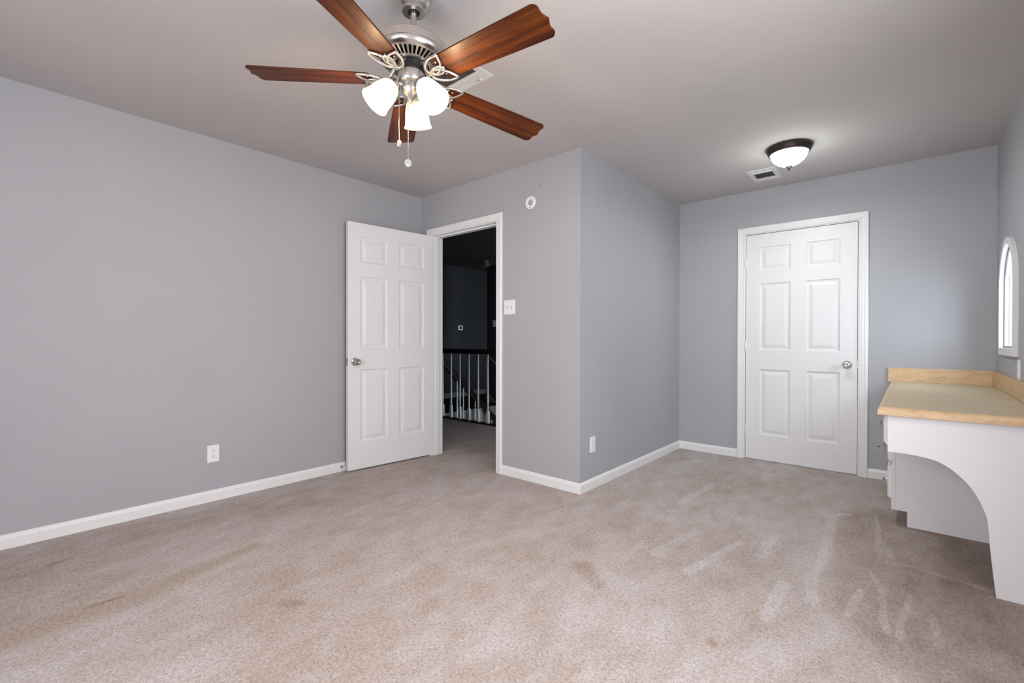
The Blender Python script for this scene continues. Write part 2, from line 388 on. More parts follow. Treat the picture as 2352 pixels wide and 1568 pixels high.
def jamb(x0, x1, zt, y, stop_y, parent):
    bm = NB()
    bx(bm, x0-0.018, y, 0, x0, y+T+0.005, zt); bx(bm, x1, y, 0, x1+0.018, y+T+0.005, zt); bx(bm, x0-0.018, y, zt, x1+0.018, y+T+0.005, zt+0.018)
    j = obj('door_jamb', bm, 'white'); j.parent = parent
    bm = NB()
    bx(bm, x0, stop_y, 0, x0+0.011, stop_y+0.035, zt); bx(bm, x1-0.011, stop_y, 0, x1, stop_y+0.035, zt); bx(bm, x0+0.011, stop_y, zt-0.011, x1-0.011, stop_y+0.035, zt)
    s = obj('door_stop_strip', bm, 'white'); s.parent = parent
jamb(EX0, EX1, EZ, Y1, Y1+0.042, t1)
jamb(CX0, CX1, CZT, Y2, Y2+0.040, t2)
# hall side casing of the entry
bm = casing('', EX0, EX1, EZ, 0)
for v_ in bm.verts: v_.co.y = (Y1+T) - v_.co.y
hc = obj('hall_casing', bm, 'white'); hc.parent = t1

# ---- baseboards
BP = [(0.0, 0.0), (0.012, 0.0), (0.012, 0.052), (0.009, 0.064), (0.004, 0.072), (0.0, 0.074)]
def baseboard(name, p0, p1, nrm, m0=0, m1=0):
    p0 = Vector((*p0, 0)); p1 = Vector((*p1, 0)); n = Vector((*nrm, 0)); d = (p1-p0).normalized()
    bm = NB(); R = []
    for p, mt in ((p0, m0), (p1, m1)):
        R.append([bm.verts.new(p + n*t_ + d*(mt*t_) + Vector((0, 0, z))) for t_, z in BP])
    for i in range(len(BP)):
        j = (i+1) % len(BP); bm.faces.new((R[0][i], R[0][j], R[1][j], R[1][i]))
    bm.faces.new(R[0]); bm.faces.new(R[1])
    return struct(obj(name, bm, 'white'))
baseboard('baseboard_left', (XL, YR), (XL, Y1), (1, 0), 1, -1)
baseboard('baseboard_entry', (EX1+0.066, Y1), (X2, Y1), (0, -1), 0, 1)
baseboard('baseboard_corner', (X2, Y1), (X2, Y2), (1, 0), -1, -1)
baseboard('baseboard_back', (X2, Y2), (CX0-0.066, Y2), (0, -1), 1, 0)
baseboard('baseboard_back_right', (CX1+0.066, Y2), (-0.02, Y2), (0, -1), 0, 0)
baseboard('baseboard_right', (XR, YR), (XR, 2.81), (-1, 0), 1, 0)
baseboard('baseboard_rear', (XL, YR), (XR, YR), (0, 1), 1, -1)

# ---- six panel doors, built with the face at y=0 looking towards -y, x 0..w
def door_leaf(wd, ht, cols, rows, th=0.035):
    bm = NB()
    holes = [rect(c0, r0, c1, r1) for (c0, c1) in cols for (r0, r1) in rows]
    prism(bm, rect(0, 0, wd, ht), holes, th, lambda u, v_, d: (u, d, v_))
    steps = [(0.0, 0.0), (0.004, 0.006), (0.012, 0.0085), (0.018, 0.0095), (0.024, 0.009), (0.044, 0.0035), (0.046, 0.0035), (0.049, 0.002)]
    for (c0, c1) in cols:
        for (r0, r1) in rows:
            for side in (0, 1):
                prev = None
                for o_, dp in steps:
                    y = dp if side == 0 else th-dp
                    ring = [bm.verts.new((x, y, z)) for x, z in rect(c0+o_, r0+o_, c1-o_, r1-o_)]
                    if prev:
                        for i in range(4): bm.faces.new((prev[i], prev[(i+1) % 4], ring[(i+1) % 4], ring[i]))
                    prev = ring
                bm.faces.new(prev)
    bmesh.ops.remove_doubles(bm, verts=bm.verts, dist=1e-5)
    return bm
def knob(parent, loc, nrm, mat, s=1.0, deep=True):
    q = Vector(nrm).to_track_quat('Z', 'Y').to_matrix().to_4x4(); q.translation = Vector(loc)
    bm = NB(); lathe(bm, [(0.0, -0.001), (0.0325*s, -0.001), (0.0325*s, 0.003), (0.029*s, 0.008), (0.018*s, 0.011), (0.012*s, 0.012), (0, 0.012)], 40, q)
    r = obj('knob_rose', bm, mat, smooth=True)
    bm = NB(); lathe(bm, [(0.0, 0.011), (0.0115*s, 0.011), (0.0105*s, 0.026), (0.017*s, 0.034), (0.0255*s, 0.040), (0.0275*s, 0.050), (0.0265*s, 0.060), (0.022*s, 0.0645), (0.014*s, 0.0655), (0.011*s, 0.0635), (0, 0.0635)], 40, q)
    k = obj('door_knob', bm, mat, smooth=True)
    for x in (r, k): x.parent = parent
    return k
# closet door
d2 = struct(obj('door_2', door_leaf(0.823, 2.028, [(0.112, 0.355), (0.470, 0.708)], [(0.222, 0.813), (0.983, 1.584), (1.695, 1.911)]), 'door'))
d2.location = (CX0+0.004, Y2+0.001, 0.010)
knob(d2, (0.758, 0, 0.878), (0, -1, 0), 'nickel_dark')
def hinge_mesh(loc_z):
    bm = NB()
    lathe(bm, [(0, -0.046), (0.004, -0.046), (0.006, -0.043), (0.006, 0.043), (0.004, 0.046), (0, 0.046)], 16, Matrix.Translation((-0.003, -0.005, loc_z)))
    bx(bm, -0.003, -0.0012, loc_z-0.043, 0.004, 0.0, loc_z+0.043)
    return bm
for z in (0.255, 1.017, 1.785):
    h = obj('hinge', hinge_mesh(z), 'white', d2, smooth=True)
bm = NB(); bx(bm, 0.8225, 0.004, 0.85, 0.8245, 0.030, 0.91); lp = obj('latch_plate', bm, 'nickel_dark', d2)
# entry door, open against the left wall
a = Vector((-3.461, 1.963, 0)); e = (Vector((-3.384, 2.77, 0))-a).normalized()
d1 = struct(obj('door_1', door_leaf(0.812, 2.036, [(0.108, 0.355), (0.467, 0.720)], [(0.222, 0.823), (0.992, 1.594), (1.713, 1.924)]), 'door'))
# local x -> from the hinge to the free edge must keep face to +X : local +x = e, local -y = face normal
nf = Vector((e.y, -e.x, 0))
d1.matrix_world = Matrix(((e.x, -nf.x, 0, a.x), (e.y, -nf.y, 0, a.y), (0, 0, 1, 0.014), (0, 0, 0, 1)))
knob(d1, (0.056, 0, 0.889), (0, -1, 0), 'nickel_dark')
knob(d1, (0.056, 0.035, 0.889), (0, 1, 0), 'nickel_dark', 0.6)
bm = NB(); bx(bm, -0.0012, 0.005, 0.86, 0.001, 0.030, 0.918); bx(bm, -0.010, 0.012, 0.880, 0, 0.023, 0.898)
obj('latch_plate', bm, 'nickel_dark', d1)
for z in (0.24, 1.02, 1.80):
    bm = NB(); lathe(bm, [(0, -0.046), (0.006, -0.044), (0.006, 0.044), (0, 0.046)], 16, Matrix.Translation((0.8155, 0.036, z))); obj('hinge', bm, 'white', d1, smooth=True)

# ------------------------------------------------------------------ stair hall beyond the door
HX0, HX1, HY1 = -6.45, -1.75, 7.6
bm = NB(); bx(bm, HX0-T, Y1, H, XL-T, HY1+T, H+0.1); bx(bm, XL-T, Y2+T, H, HX1, HY1+T, H+0.1); struct(obj('ceiling_hall', bm, 'hall_ceiling_dimmed'))
bm = NB(); bx(bm, HX0-T, Y1, -2.7, HX0, HY1, H); struct(obj('wall_hall_left', bm, 'hall_wall_dimmed'))
bm = NB(); bx(bm, HX0, Y1, 0, XL-T, Y1+T, H); struct(obj('wall_hall_front', bm, 'hall_wall_dimmed'))
bm = NB(); bx(bm, HX0, HY1, -2.7, HX1, HY1+T, H); struct(obj('wall_hall_far', bm, 'hall_wall_dimmed'))
bm = NB(); bx(bm, -5.59, 5.80, -2.7, HX1, 5.92, H); struct(obj('wall_stair', bm, 'hall_wall_dimmed'))
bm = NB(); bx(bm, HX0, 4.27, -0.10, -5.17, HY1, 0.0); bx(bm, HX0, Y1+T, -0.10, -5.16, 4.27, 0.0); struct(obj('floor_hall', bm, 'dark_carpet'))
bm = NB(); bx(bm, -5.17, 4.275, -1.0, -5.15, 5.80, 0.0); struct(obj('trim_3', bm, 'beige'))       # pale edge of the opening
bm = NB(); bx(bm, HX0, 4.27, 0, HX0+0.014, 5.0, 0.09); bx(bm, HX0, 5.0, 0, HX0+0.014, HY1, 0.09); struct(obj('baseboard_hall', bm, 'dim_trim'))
bm = NB(); bx(bm, -5.15, 4.245, -2.7, HX1, 4.270, -0.081); struct(obj('wall_stairwell', bm, 'hall_wall_dimmed'))
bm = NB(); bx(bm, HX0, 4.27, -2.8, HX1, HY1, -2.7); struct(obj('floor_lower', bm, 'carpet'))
# ceiling bulkhead and a pale lintel strip
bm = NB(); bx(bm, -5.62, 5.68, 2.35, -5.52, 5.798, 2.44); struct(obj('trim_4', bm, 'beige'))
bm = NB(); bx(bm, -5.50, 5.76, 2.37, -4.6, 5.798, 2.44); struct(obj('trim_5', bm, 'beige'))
# skirt boards on the stair wall
def slant(x0, z0, x1, z1, hgt, y0, y1):
    bm = NB(); prism(bm, [(x0, z0-hgt), (x1, z1-hgt), (x1, z1), (x0, z0)], [], y1-y0, lambda u, v_, d: (u, y0+d, v_)); return bm
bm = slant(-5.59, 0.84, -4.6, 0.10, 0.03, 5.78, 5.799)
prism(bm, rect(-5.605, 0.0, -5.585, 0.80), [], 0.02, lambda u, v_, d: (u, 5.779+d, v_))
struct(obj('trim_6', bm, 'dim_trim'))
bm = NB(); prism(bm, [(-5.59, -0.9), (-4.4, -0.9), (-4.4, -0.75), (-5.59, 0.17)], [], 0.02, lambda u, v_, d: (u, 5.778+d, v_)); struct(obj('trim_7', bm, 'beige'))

def turned(bm, x, y, z0, z1, r=0.016):
    """square block below, then a turned, tapering spindle"""
    b0 = 0.016
    bx(bm, x-b0, y-b0, z0, x+b0, y+b0, z0+0.155)
    prof = [(0.0165, z0+0.155), (0.017, z0+0.160), (0.010, z0+0.172), (0.0085, z0+0.180), (0.0135, z0+0.195), (0.0135, z0+0.205), (0.009, z0+0.215),
            (0.0125, z0+0.235), (0.0125, z0+0.32), (0.0095, z0+0.6), (0.0075, z1)]
    lathe(bm, [(max(p[0], 0.001), min(p[1], z1)) for p in prof], 14, Matrix.Translation((x, y, 0)))
rl = empty('stair_railing', (-4.5, 4.24, 0), 'straight landing railing with dark wooden handrail and white spindles', 'railing')
bm = NB(); prism(bm, [(-0.030, 0.0), (0.030, 0.0), (0.033, 0.02), (0.026, 0.05), (0.010, 0.062), (-0.010, 0.062), (-0.026, 0.05), (-0.033, 0.02)], [], 2.6, lambda u, v_, d: (-5.15+d, 4.24+u, 0.895+v_))
put(obj('handrail', bm, 'darkwood'), rl)
bm = NB(); bx(bm, -5.15, 4.205, 0.0, -2.6, 4.275, 0.018); put(obj('shoe_rail', bm, 'darkwood'), rl)
bm = NB(); bx(bm, -5.19, 4.195, 0.018, -5.10, 4.285, 1.05); lathe(bm, [(0, 1.05), (0.05, 1.05), (0.05, 1.07), (0.02, 1.08), (0.045, 1.12), (0.0, 1.15)], 20, Matrix.Translation((-5.145, 4.24, 0)))
put(obj('newel_post', bm, 'darkwood', bevel=0.004), rl)
bxs = [-4.944+0.1745*i for i in range(13)]
for x in bxs:
    bm = NB(); turned(bm, x, 4.24, 0.018, 0.90); put(obj('baluster', bm, 'white', smooth=True), rl)
# sloping rail going down the flight
sr = empty('stair_handrail', (-5.10, 4.3, -0.5), 'dark sloping handrail descending the stairs behind the spindled railing', 'railing')
def sl(y): return 0.93-0.90*(y-4.24)
bm = NB(); prism(bm, [(4.29, sl(4.29)-0.10), (5.75, sl(5.75)-0.10), (5.75, sl(5.75)+0.02), (4.29, sl(4.29)+0.02)], [], 0.06, lambda u, v_, d: (-5.13+d, u, v_))
put(obj('handrail', bm, 'darkwood', bevel=0.006), sr)
for i in range(1, 11):
    y = 4.40+0.125*i
    bm = NB(); turned(bm, -5.10, y, sl(y)-0.92, sl(y)-0.09); put(obj('baluster', bm, 'white', smooth=True), sr)
bm = NB(); prism(bm, [(4.28, sl(4.28)-1.15), (5.75, sl(5.75)-1.15), (5.75, sl(5.75)-0.93), (4.28, sl(4.28)-0.93)], [], 0.04, lambda u, v_, d: (-5.12+d, u, v_))
put(obj('stringer', bm, 'beige'), sr)
# thermostat and switch plate far down the hall
th = empty('thermostat', (HX0, 5.95, 1.30), 'small white thermostat on the dark wall past the stairs', 'thermostat')
bm = NB(); bx(bm, 0, -0.06, -0.045, 0.02, 0.06, 0.045); obj('body', bm, 'plastic', th, bevel=0.004)
bm = NB(); bx(bm, 0.0201, -0.028, -0.02, 0.0215, 0.028, 0.024); obj('screen', bm, 'slot', th)
sw = empty('switch_plate', (-5.40, 5.80, 1.357), 'dim white switch plate on the shadowed stairwell wall', 'switch plate')
bm = NB(); bx(bm, -0.055, -0.006, -0.057, 0.055, 0, 0.057); obj('plate', bm, 'plastic', sw, bevel=0.002)
bm = NB(); bx(bm, -0.012, -0.016, -0.010, -0.004, -0.005, 0.012); obj('toggle', bm, 'plastic', sw)

# ------------------------------------------------------------------ wall plates
def outlet(loc, rotz, label):
    t = empty('wall_outlet', loc, label, 'outlet', 'duplex wall outlets'); t.rotation_euler = (0, 0, rotz)
    bm = NB(); bx(bm, -0.036, -0.006, -0.0575, 0.036, 0, 0.0575); obj('plate', bm, 'plastic', t, bevel=0.0025)
    for s in (-1, 1):
        zc = s*0.0195
        bm = NB(); pts = []
        for i in range(32):
            an = 2*pi*i/32; pts.append((max(-0.0172, min(0.0172, 0.0178*cos(an))), zc+max(-0.0142, min(0.0142, 0.0178*sin(an)))))
        prism(bm, pts, [], 0.0022, lambda u, v_, d: (u, -0.006-d, v_))
        so = obj('socket', bm, 'plastic', t)
        bm = NB()
        bx(bm, -0.0078, -0.0086, zc-0.001, -0.0054, -0.0081, zc+0.008); bx(bm, 0.0054, -0.0086, zc, 0.0078, -0.0081, zc+0.007)
        lathe(bm, [(0, 0), (0.0027, 0), (0.0027, 0.0005), (0, 0.0005)], 12, Matrix.Translation((0, -0.0081, zc-0.0085)) @ Matrix.Rotation(pi/2, 4, 'X'))
        sl_ = obj('slot', bm, 'slot', so)
    bm = NB(); lathe(bm, [(0, 0), (0.003, 0), (0.002, 0.0012), (0, 0.0014)], 12, Matrix.Translation((0, -0.006, 0)) @ Matrix.Rotation(pi/2, 4, 'X')); obj('screw', bm, 'plastic', t, smooth=True)
    return t
outlet((XL, 1.030, 0.3185), pi/2, 'white duplex outlet low on the long left wall')
outlet((X2, 2.938, 0.3215), pi/2, 'white duplex outlet low on the projecting side wall near the outside corner')
t = empty('light_switch', (-2.421, Y1, 1.346), 'white double toggle switch plate to the right of the open doorway', 'light switch')
bm = NB(); bx(bm, -0.058, -0.006, -0.0575, 0.058, 0, 0.0575); obj('plate', bm, 'plastic', t, bevel=0.0025)
for s in (-1, 1):
    bm = NB(); bx(bm, s*0.023-0.005, -0.0075, -0.012, s*0.023+0.005, -0.0055, 0.012)
    sl_ = obj('toggle_slot', bm, 'vent_slat', t)
    bm = NB(); vs_ = bx(bm, s*0.023-0.004, -0.018, -0.006, s*0.023+0.004, -0.006, 0.004)
    for v_ in vs_:
        if v_.co.y < -0.01: v_.co.z += 0.006
    obj('toggle', bm, 'plastic', t, bevel=0.001)
    for zz in (-0.03, 0.03):
        bm = NB(); lathe(bm, [(0, 0), (0.003, 0), (0.002, 0.0012), (0, 0.0014)], 12, Matrix.Translation((s*0.023, -0.006, zz)) @ Matrix.Rotation(pi/2, 4, 'X')); obj('screw', bm, 'plastic', t)
# detector mounting ring
t = empty('detector_bracket', (-2.211, Y1, 2.139), 'round white detector mounting ring high on the wall above the switch', 'mounting ring')
RX = Matrix.Rotation(pi/2, 4, 'X')
bm = NB(); lathe(bm, [(0.024, 0), (0.024, 0.007), (0.030, 0.009), (0.044, 0.009), (0.050, 0.004), (0.050, 0), (0.024, 0)], 48, RX, cap=False); obj('ring', bm, 'plastic', t, smooth=True)
for zz in (-0.040, 0.040):
    bm = NB(); lathe(bm, [(0, 0), (0.004, 0), (0.003, 0.002), (0, 0.002)], 12, Matrix.Translation((0, -0.009, zz)) @ RX); obj('screw', bm, 'slot', t)
bm = NB(); lathe(bm, [(0, -0.002), (0.0015, -0.002), (0.0015, 0.004), (0.004, 0.004), (0.003, 0.006), (0, 0.0065)], 12, Matrix.Translation((-2.123, Y1, 2.257)) @ RX)
tag(obj('nail', bm, 'slot', smooth=True), 'tiny dark nail head in the wall above the round mounting ring', 'nail')
# painted-over plate between closet door and vanity
t = empty('cover_plate', (-0.186, Y2, 0.255), 'grey painted cover plate on the back wall under the counter edge', 'cover plate')
bm = NB(); bx(bm, -0.036, -0.004, -0.0575, 0.036, 0, 0.0575); obj('plate', bm, 'wall', t, bevel=0.002)
bm = NB(); lathe(bm, [(0, 0), (0.005, 0), (0.004, 0.003), (0, 0.003)], 12, Matrix.Translation((0, -0.004, 0.0)) @ RX); obj('jack', bm, 'slot', t)
# thin outlet plate on the right wall above the splash
t = empty('wall_outlet', (XR, 3.70, 0.928), 'white outlet seen edge-on above the countertop under the arched window', 'outlet', 'duplex wall outlets'); t.rotation_euler = (0, 0, -pi/2)
bm = NB(); bx(bm, -0.036, -0.006, -0.052, 0.036, 0, 0.055); obj('plate', bm, 'plastic', t, bevel=0.002)
for s in (-1, 1):
    bm = NB(); bx(bm, -0.016, -0.008, s*0.0195-0.014, 0.016, -0.006, s*0.0195+0.014); obj('socket', bm, 'plastic', t)
# spring door stop
t = empty('door_stop', (XL+0.012, 1.950, 0.038), 'short metal door stop screwed into the left baseboard', 'door stop')
RY = Matrix.Rotation(pi/2, 4, 'Y')
bm = NB(); lathe(bm, [(0, 0), (0.011, 0), (0.010, 0.004), (0.005, 0.010), (0.004, 0.012), (0.004, 0.045), (0, 0.045)], 20, RY); obj('post', bm, 'nickel_dark', t, smooth=True)
bm = NB(); lathe(bm, [(0, 0.044), (0.007, 0.044), (0.0075, 0.052), (0.005, 0.058), (0, 0.058)], 20, RY); obj('bumper', bm, 'plastic', t, smooth=True)

# ------------------------------------------------------------------ ceiling vents
def vent(x0, x1, y0, y1, lx0, lx1, ly0, ly1, strips, label, n, lever):
    t = empty('ceiling_vent', ((x0+x1)/2, (y0+y1)/2, H), label, 'ceiling vent', 'ceiling air registers')
    c = Vector(t.location)
    bm = NB(); prism(bm, rect(x0, y0, x1, y1), [rect(lx0, ly0, lx1, ly1)] , 0.006, lambda u, v_, d: (u, v_, H-d))
    for (a_, b_) in strips:
        bx(bm, lx0-0.004, a_, H-0.006, lx1+0.004, b_, H-0.0105)
    put(obj('frame', bm, 'vent_white', bevel=0.0015), t)
    bm = NB(); bx(bm, lx0, ly0, H-0.0008, lx1, ly1, H-0.0003); put(obj('duct_opening', bm, 'hole'), t)
    bm = NB()
    for i in range(n):
        x = lx0+(i+0.5)*(lx1-lx0)/n; wdt = (lx1-lx0)/n
        vs_ = bx(bm, x-0.0006, ly0, H-0.0075, x+0.0006, ly1, H-0.001)
        for v_ in vs_:
            if v_.co.z < H-0.005: v_.co.x += wdt*0.42
            else: v_.co.x -= wdt*0.12
    put(obj('louvers', bm, 'vent_slat'), t)
    bm = NB(); bx(bm, lever[0]-0.018, lever[1]-0.0015, H-0.0062, lever[0], lever[1]+0.0015, H-0.0075); put(obj('lever_slot', bm, 'slot'), t)
    bm = NB(); bx(bm, lever[0]-0.002, lever[1]-0.005, H-0.006, lever[0]+0.012, lever[1]+0.005, H-0.012); put(obj('lever', bm, 'vent_white', bevel=0.001), t)
    return t
vent(-1.925, -1.619, 1.470, 1.723, -1.887, -1.656, 1.535, 1.638, [(1.652, 1.657), (1.664, 1.669), (1.505, 1.510), (1.516, 1.521)], 'white louvred air register partly hidden behind the fan blades', 24, (-1.690, 1.698))
vent(-1.014, -0.806, 4.055, 4.365, -0.981, -0.844, 4.145, 4.280, [(4.095, 4.103), (4.110, 4.118), (4.122, 4.128), (4.295, 4.300)], 'white louvred air register on the ceiling beside the dome light', 11, (-0.90, 4.325))

# ------------------------------------------------------------------ flush dome light
fl = empty('flush_ceiling_light', (-0.653, 3.722, H), 'dark bronze flush ceiling light with a glowing white glass dome', 'ceiling light')
bm = NB(); lathe(bm, [(0.0000, -0.001), (0.1390, -0.001), (0.1434, -0.006), (0.1434, -0.014), (0.1373, -0.022), (0.1338, -0.034), (0.1258, -0.046), (0.1197, -0.048), (0.1162, -0.044), (0.1162, -0.02), (0.0000, -0.02)], 64, cap=False)
obj('ring', bm, 'bronze', fl, smooth=True)
bm = NB(); lathe(bm, [(0.1153, -0.040), (0.1144, -0.052), (0.1074, -0.073), (0.0933, -0.094), (0.0722, -0.112), (0.0458, -0.126), (0.0194, -0.135), (0.0000, -0.137)], 64, cap=False)
obj('glass_dome', bm, 'dome', fl, smooth=True)
bm = NB(); lathe(bm, [(0, -0.136), (0.022, -0.136), (0.022, -0.139), (0.014, -0.144), (0.006, -0.147), (0.005, -0.155), (0.007, -0.160), (0.005, -0.165), (0, -0.167)], 24)
obj('finial', bm, 'bronze', fl, smooth=True)
pl = bpy.data.lights.new('dome_lamp', 'AREA'); pl.shape = 'DISK'; pl.size = 0.16; pl.energy = 8; pl.color = (0.93, 1.0, 0.98)
po = bpy.data.objects.new('dome_lamp', pl); COL.objects.link(po); po.location = (-0.653, 3.722, H-0.185)
pl = bpy.data.lights.new('dome_lamp_side', 'POINT'); pl.energy = 3.6; pl.color = (0.92, 1.0, 0.98); pl.shadow_soft_size = 0.09
po = bpy.data.objects.new('dome_lamp_side', pl); COL.objects.link(po); po.location = (-0.653, 3.722, H-0.27)

# ------------------------------------------------------------------ vanity / desk
CZ1, CZ0 = 0.775, 0.739
ct = empty('countertop', (0.16, 3.7, CZ0), 'maple-edged tan laminate countertop with backsplash running along the right wall', 'countertop')
bm = NB()
def nose(bm, pts_bottom, pts_top): pass
prism(bm, rect(-0.103, 2.796, XR, Y2), [], CZ1-CZ0-0.0008, lambda u, v_, d: (u, v_, CZ0+0.0008+d)); put(obj('worktop', bm, 'counter'), ct)
# wood edge with a rounded top arris, mitred L shape (front and near end)
EP = [(0.0, 0.0), (0.0, 0.022), (0.002, 0.028), (0.006, 0.033), (0.012, 0.036), (0.015, 0.036), (0.015, 0.0)]
bm = NB(); R = []
for (cx, cy, sx_, sy_) in ((-0.118, Y2, 1, 0), (-0.118, 2.779, 1, 1), (XR, 2.779, 0, 1)):
    R.append([bm.verts.new((cx+sx_*o_, cy+sy_*o_, CZ0+z)) for o_, z in EP])
for A_, B_ in zip(R, R[1:]):
    for i in range(len(EP)):
        j = (i+1) % len(EP); bm.faces.new((A_[i], A_[j], B_[j], B_[i]))
bm.faces.new(R[0]); bm.faces.new(R[-1])
put(obj('edge_band', bm, 'maple', smooth=True), ct)
bm = NB(); bx(bm, -0.132, Y2-0.020, CZ0+0.03, XR, Y2, 0.876); put(obj('backsplash', bm, 'maple', bevel=0.002), ct)
bm = NB(); bx(bm, XR-0.020, 2.785, CZ1, XR, Y2-0.020, 0.876); put(obj('side_splash', bm, 'maple_side', bevel=0.004, bseg=3), ct)
# end panel with quarter arch
ep = empty('desk_end_panel', (0.37, 2.825, 0), 'white desk end panel with a sweeping quarter-arch cutout at the near end', 'panel')
arc = [(-0.081, 0.563), (-0.044, 0.5635), (0.0, 0.562), (0.037, 0.558), (0.072, 0.552), (0.103, 0.541), (0.132, 0.523), (0.159, 0.499), (0.185, 0.471), (0.207, 0.439), (0.223, 0.407), (0.236, 0.374), (0.245, 0.347), (0.251, 0.321), (0.256, 0.258), (0.262, 0.18), (0.269, 0.10), (0.279, 0.0)]
def cr(pts, k=5):
    out = []
    for i in range(len(pts)-1):
        p0 = pts[max(i-1, 0)]; p1 = pts[i]; p2 = pts[i+1]; p3 = pts[min(i+2, len(pts)-1)]
        for s in range(k):
            t_ = s/k
            out.append(tuple(0.5*((2*p1[j])+(-p0[j]+p2[j])*t_+(2*p0[j]-5*p1[j]+4*p2[j]-p3[j])*t_*t_+(-p0[j]+3*p1[j]-3*p2[j]+p3[j])*t_**3) for j in (0, 1)))
    out.append(pts[-1]); return out
bm = NB(); prism(bm, [(XR, 0.0), (XR, CZ0), (-0.081, CZ0)] + cr(arc), [], 0.019, lambda u, v_, d: (u, 2.815+d, v_))
put(obj('panel', bm, 'cabinet', bevel=0.0015), ep)
# drawer fronts
def drawer_front(y0, y1, z0, z1, xf, th, parent):
    bm = NB(); c = 0.012
    lo = [(y0, z0), (y1, z0), (y1, z1), (y0, z1)]; li = [(y0+c*0.7, z0+c), (y1-c*0.7, z0+c), (y1-c*0.7, z1-c*1.3), (y0+c*0.7, z1-c*1.3)]
    A = [bm.verts.new((xf+th, p[0], p[1])) for p in lo]; B = [bm.verts.new((xf+th*0.45, p[0], p[1])) for p in lo]; C_ = [bm.verts.new((xf, p[0], p[1])) for p in li]
    for P_, Q_ in ((A, B), (B, C_)):
        for i in range(4): bm.faces.new((P_[i], P_[(i+1) % 4], Q_[(i+1) % 4], Q_[i]))
    bm.faces.new(A); bm.faces.new(C_)
    return put(obj('drawer', bm, 'cabinet'), parent)
def pull(x, y, z, parent, root):
    bm = NB(); lathe(bm, [(0, -0.002), (0.006, -0.002), (0.0045, 0.003), (0.0035, 0.012), (0.0065, 0.017), (0.0135, 0.0195), (0.0145, 0.022), (0.012, 0.0245), (0.006, 0.0262), (0, 0.0265)], 24, Matrix.Translation((x, y, z)) @ Matrix.Rotation(-pi/2, 4, 'Y'))
    o = obj('drawer_knob', bm, 'nickel_dark', smooth=True); o.parent = parent; return o
dc = empty('drawer_cabinet', (0.18, 4.07, 0), 'white drawer cabinet filling the space under the counter against the back wall', 'cabinet')
bm = NB(); prism(bm, [(-0.066, 0.088), (-0.012, 0.088), (-0.012, 0.0), (XR, 0.0), (XR, CZ0), (-0.066, CZ0)], [], Y2-3.541, lambda u, v_, d: (u, 3.541+d, v_))
put(obj('body', bm, 'cabinet'), dc)
bm = NB(); prism(bm, rect(3.539, 0.088, Y2, CZ0), [rect(3.575, 0.12, 4.58, 0.70)], 0.018, lambda u, v_, d: (-0.0835+d, u, v_))
put(obj('face_frame', bm, 'cabinet', bevel=0.001), dc)
bm = NB(); bx(bm, -0.078, 2.8345, 0.70, -0.058, 3.538, CZ0); bx(bm, -0.078, 2.8345, 0.585, -0.058, 2.86, 0.70); bx(bm, -0.078, 3.51, 0.585, -0.058, 3.538, 0.70); bx(bm, -0.078, 2.86, 0.585, -0.058, 3.51, 0.60)
bx(bm, -0.058, 2.87, 0.62, 0.38, 3.50, 0.632)
put(obj('drawer_rail', bm, 'cabinet'), dc)
dr = drawer_front(2.842, 3.528, 0.595, 0.732, -0.097, 0.0185, dc); pull(-0.097, 3.12, 0.652, dr, dc)
for z0, z1, kz in ((0.150, 0.345, 0.228), (0.372, 0.522, 0.444), (0.548, 0.715, 0.64)):
    dr = drawer_front(3.556, 4.595, z0, z1, -0.1025, 0.0185, dc)
    for ky in (3.68, 4.45): pull(-0.1025, ky, kz, dr, dc)

# ------------------------------------------------------------------ ceiling fan
HUB = Vector((-1.491, 1.116, 2.105)); nrm = Vector((0.0143, 0.0295, 1)).normalized()
BALL = HUB + nrm*((2.395-HUB.z)/nrm.z)
fan = empty('ceiling_fan', (BALL.x, BALL.y, H), 'five-blade brushed nickel ceiling fan with walnut blades and three lit shades', 'ceiling fan')
qt = Vector((0, 0, 1)).rotation_difference(nrm).to_matrix().to_4x4()
PIV = Vector((0, 0, 2.395-H))
TILT = Matrix.Translation(PIV) @ qt @ Matrix.Translation(-PIV)
def zl(z): return z-H     # axis height in fan-local coordinates
def fpart(name, bm, mat, smooth=True, parent=None, **k):
    o = obj(name, bm, mat, smooth=smooth, **k)
    if parent is None: o.parent = fan; o.matrix_local = TILT
    else: o.parent = parent
    return o
bm = NB(); lathe(bm, [(0.0, zl(2.4395)), (0.066, zl(2.4395)), (0.070, zl(2.434)), (0.070, zl(2.425)), (0.066, zl(2.406)), (0.056, zl(2.392)), (0.0465, zl(2.386)), (0.0465, zl(2.378)), (0.044, zl(2.3755)), (0.024, zl(2.3755)), (0.024, zl(2.384)), (0, zl(2.386))], 56, cap=False)
o = obj('canopy', bm, 'nickel', smooth=True); o.parent = fan
bm = NB(); lathe(bm, [(0, zl(2.383)), (0.0235, zl(2.383)), (0.022, zl(2.3765)), (0, zl(2.3762))], 32); o = obj('hanger_ball', bm, 'black', smooth=True); o.parent = fan
bm = NB(); lathe(bm, [(0, zl(2.38)), (0.0125, zl(2.38)), (0.0125, zl(2.25)), (0, zl(2.25))], 32); fpart('downrod', bm, 'nickel')
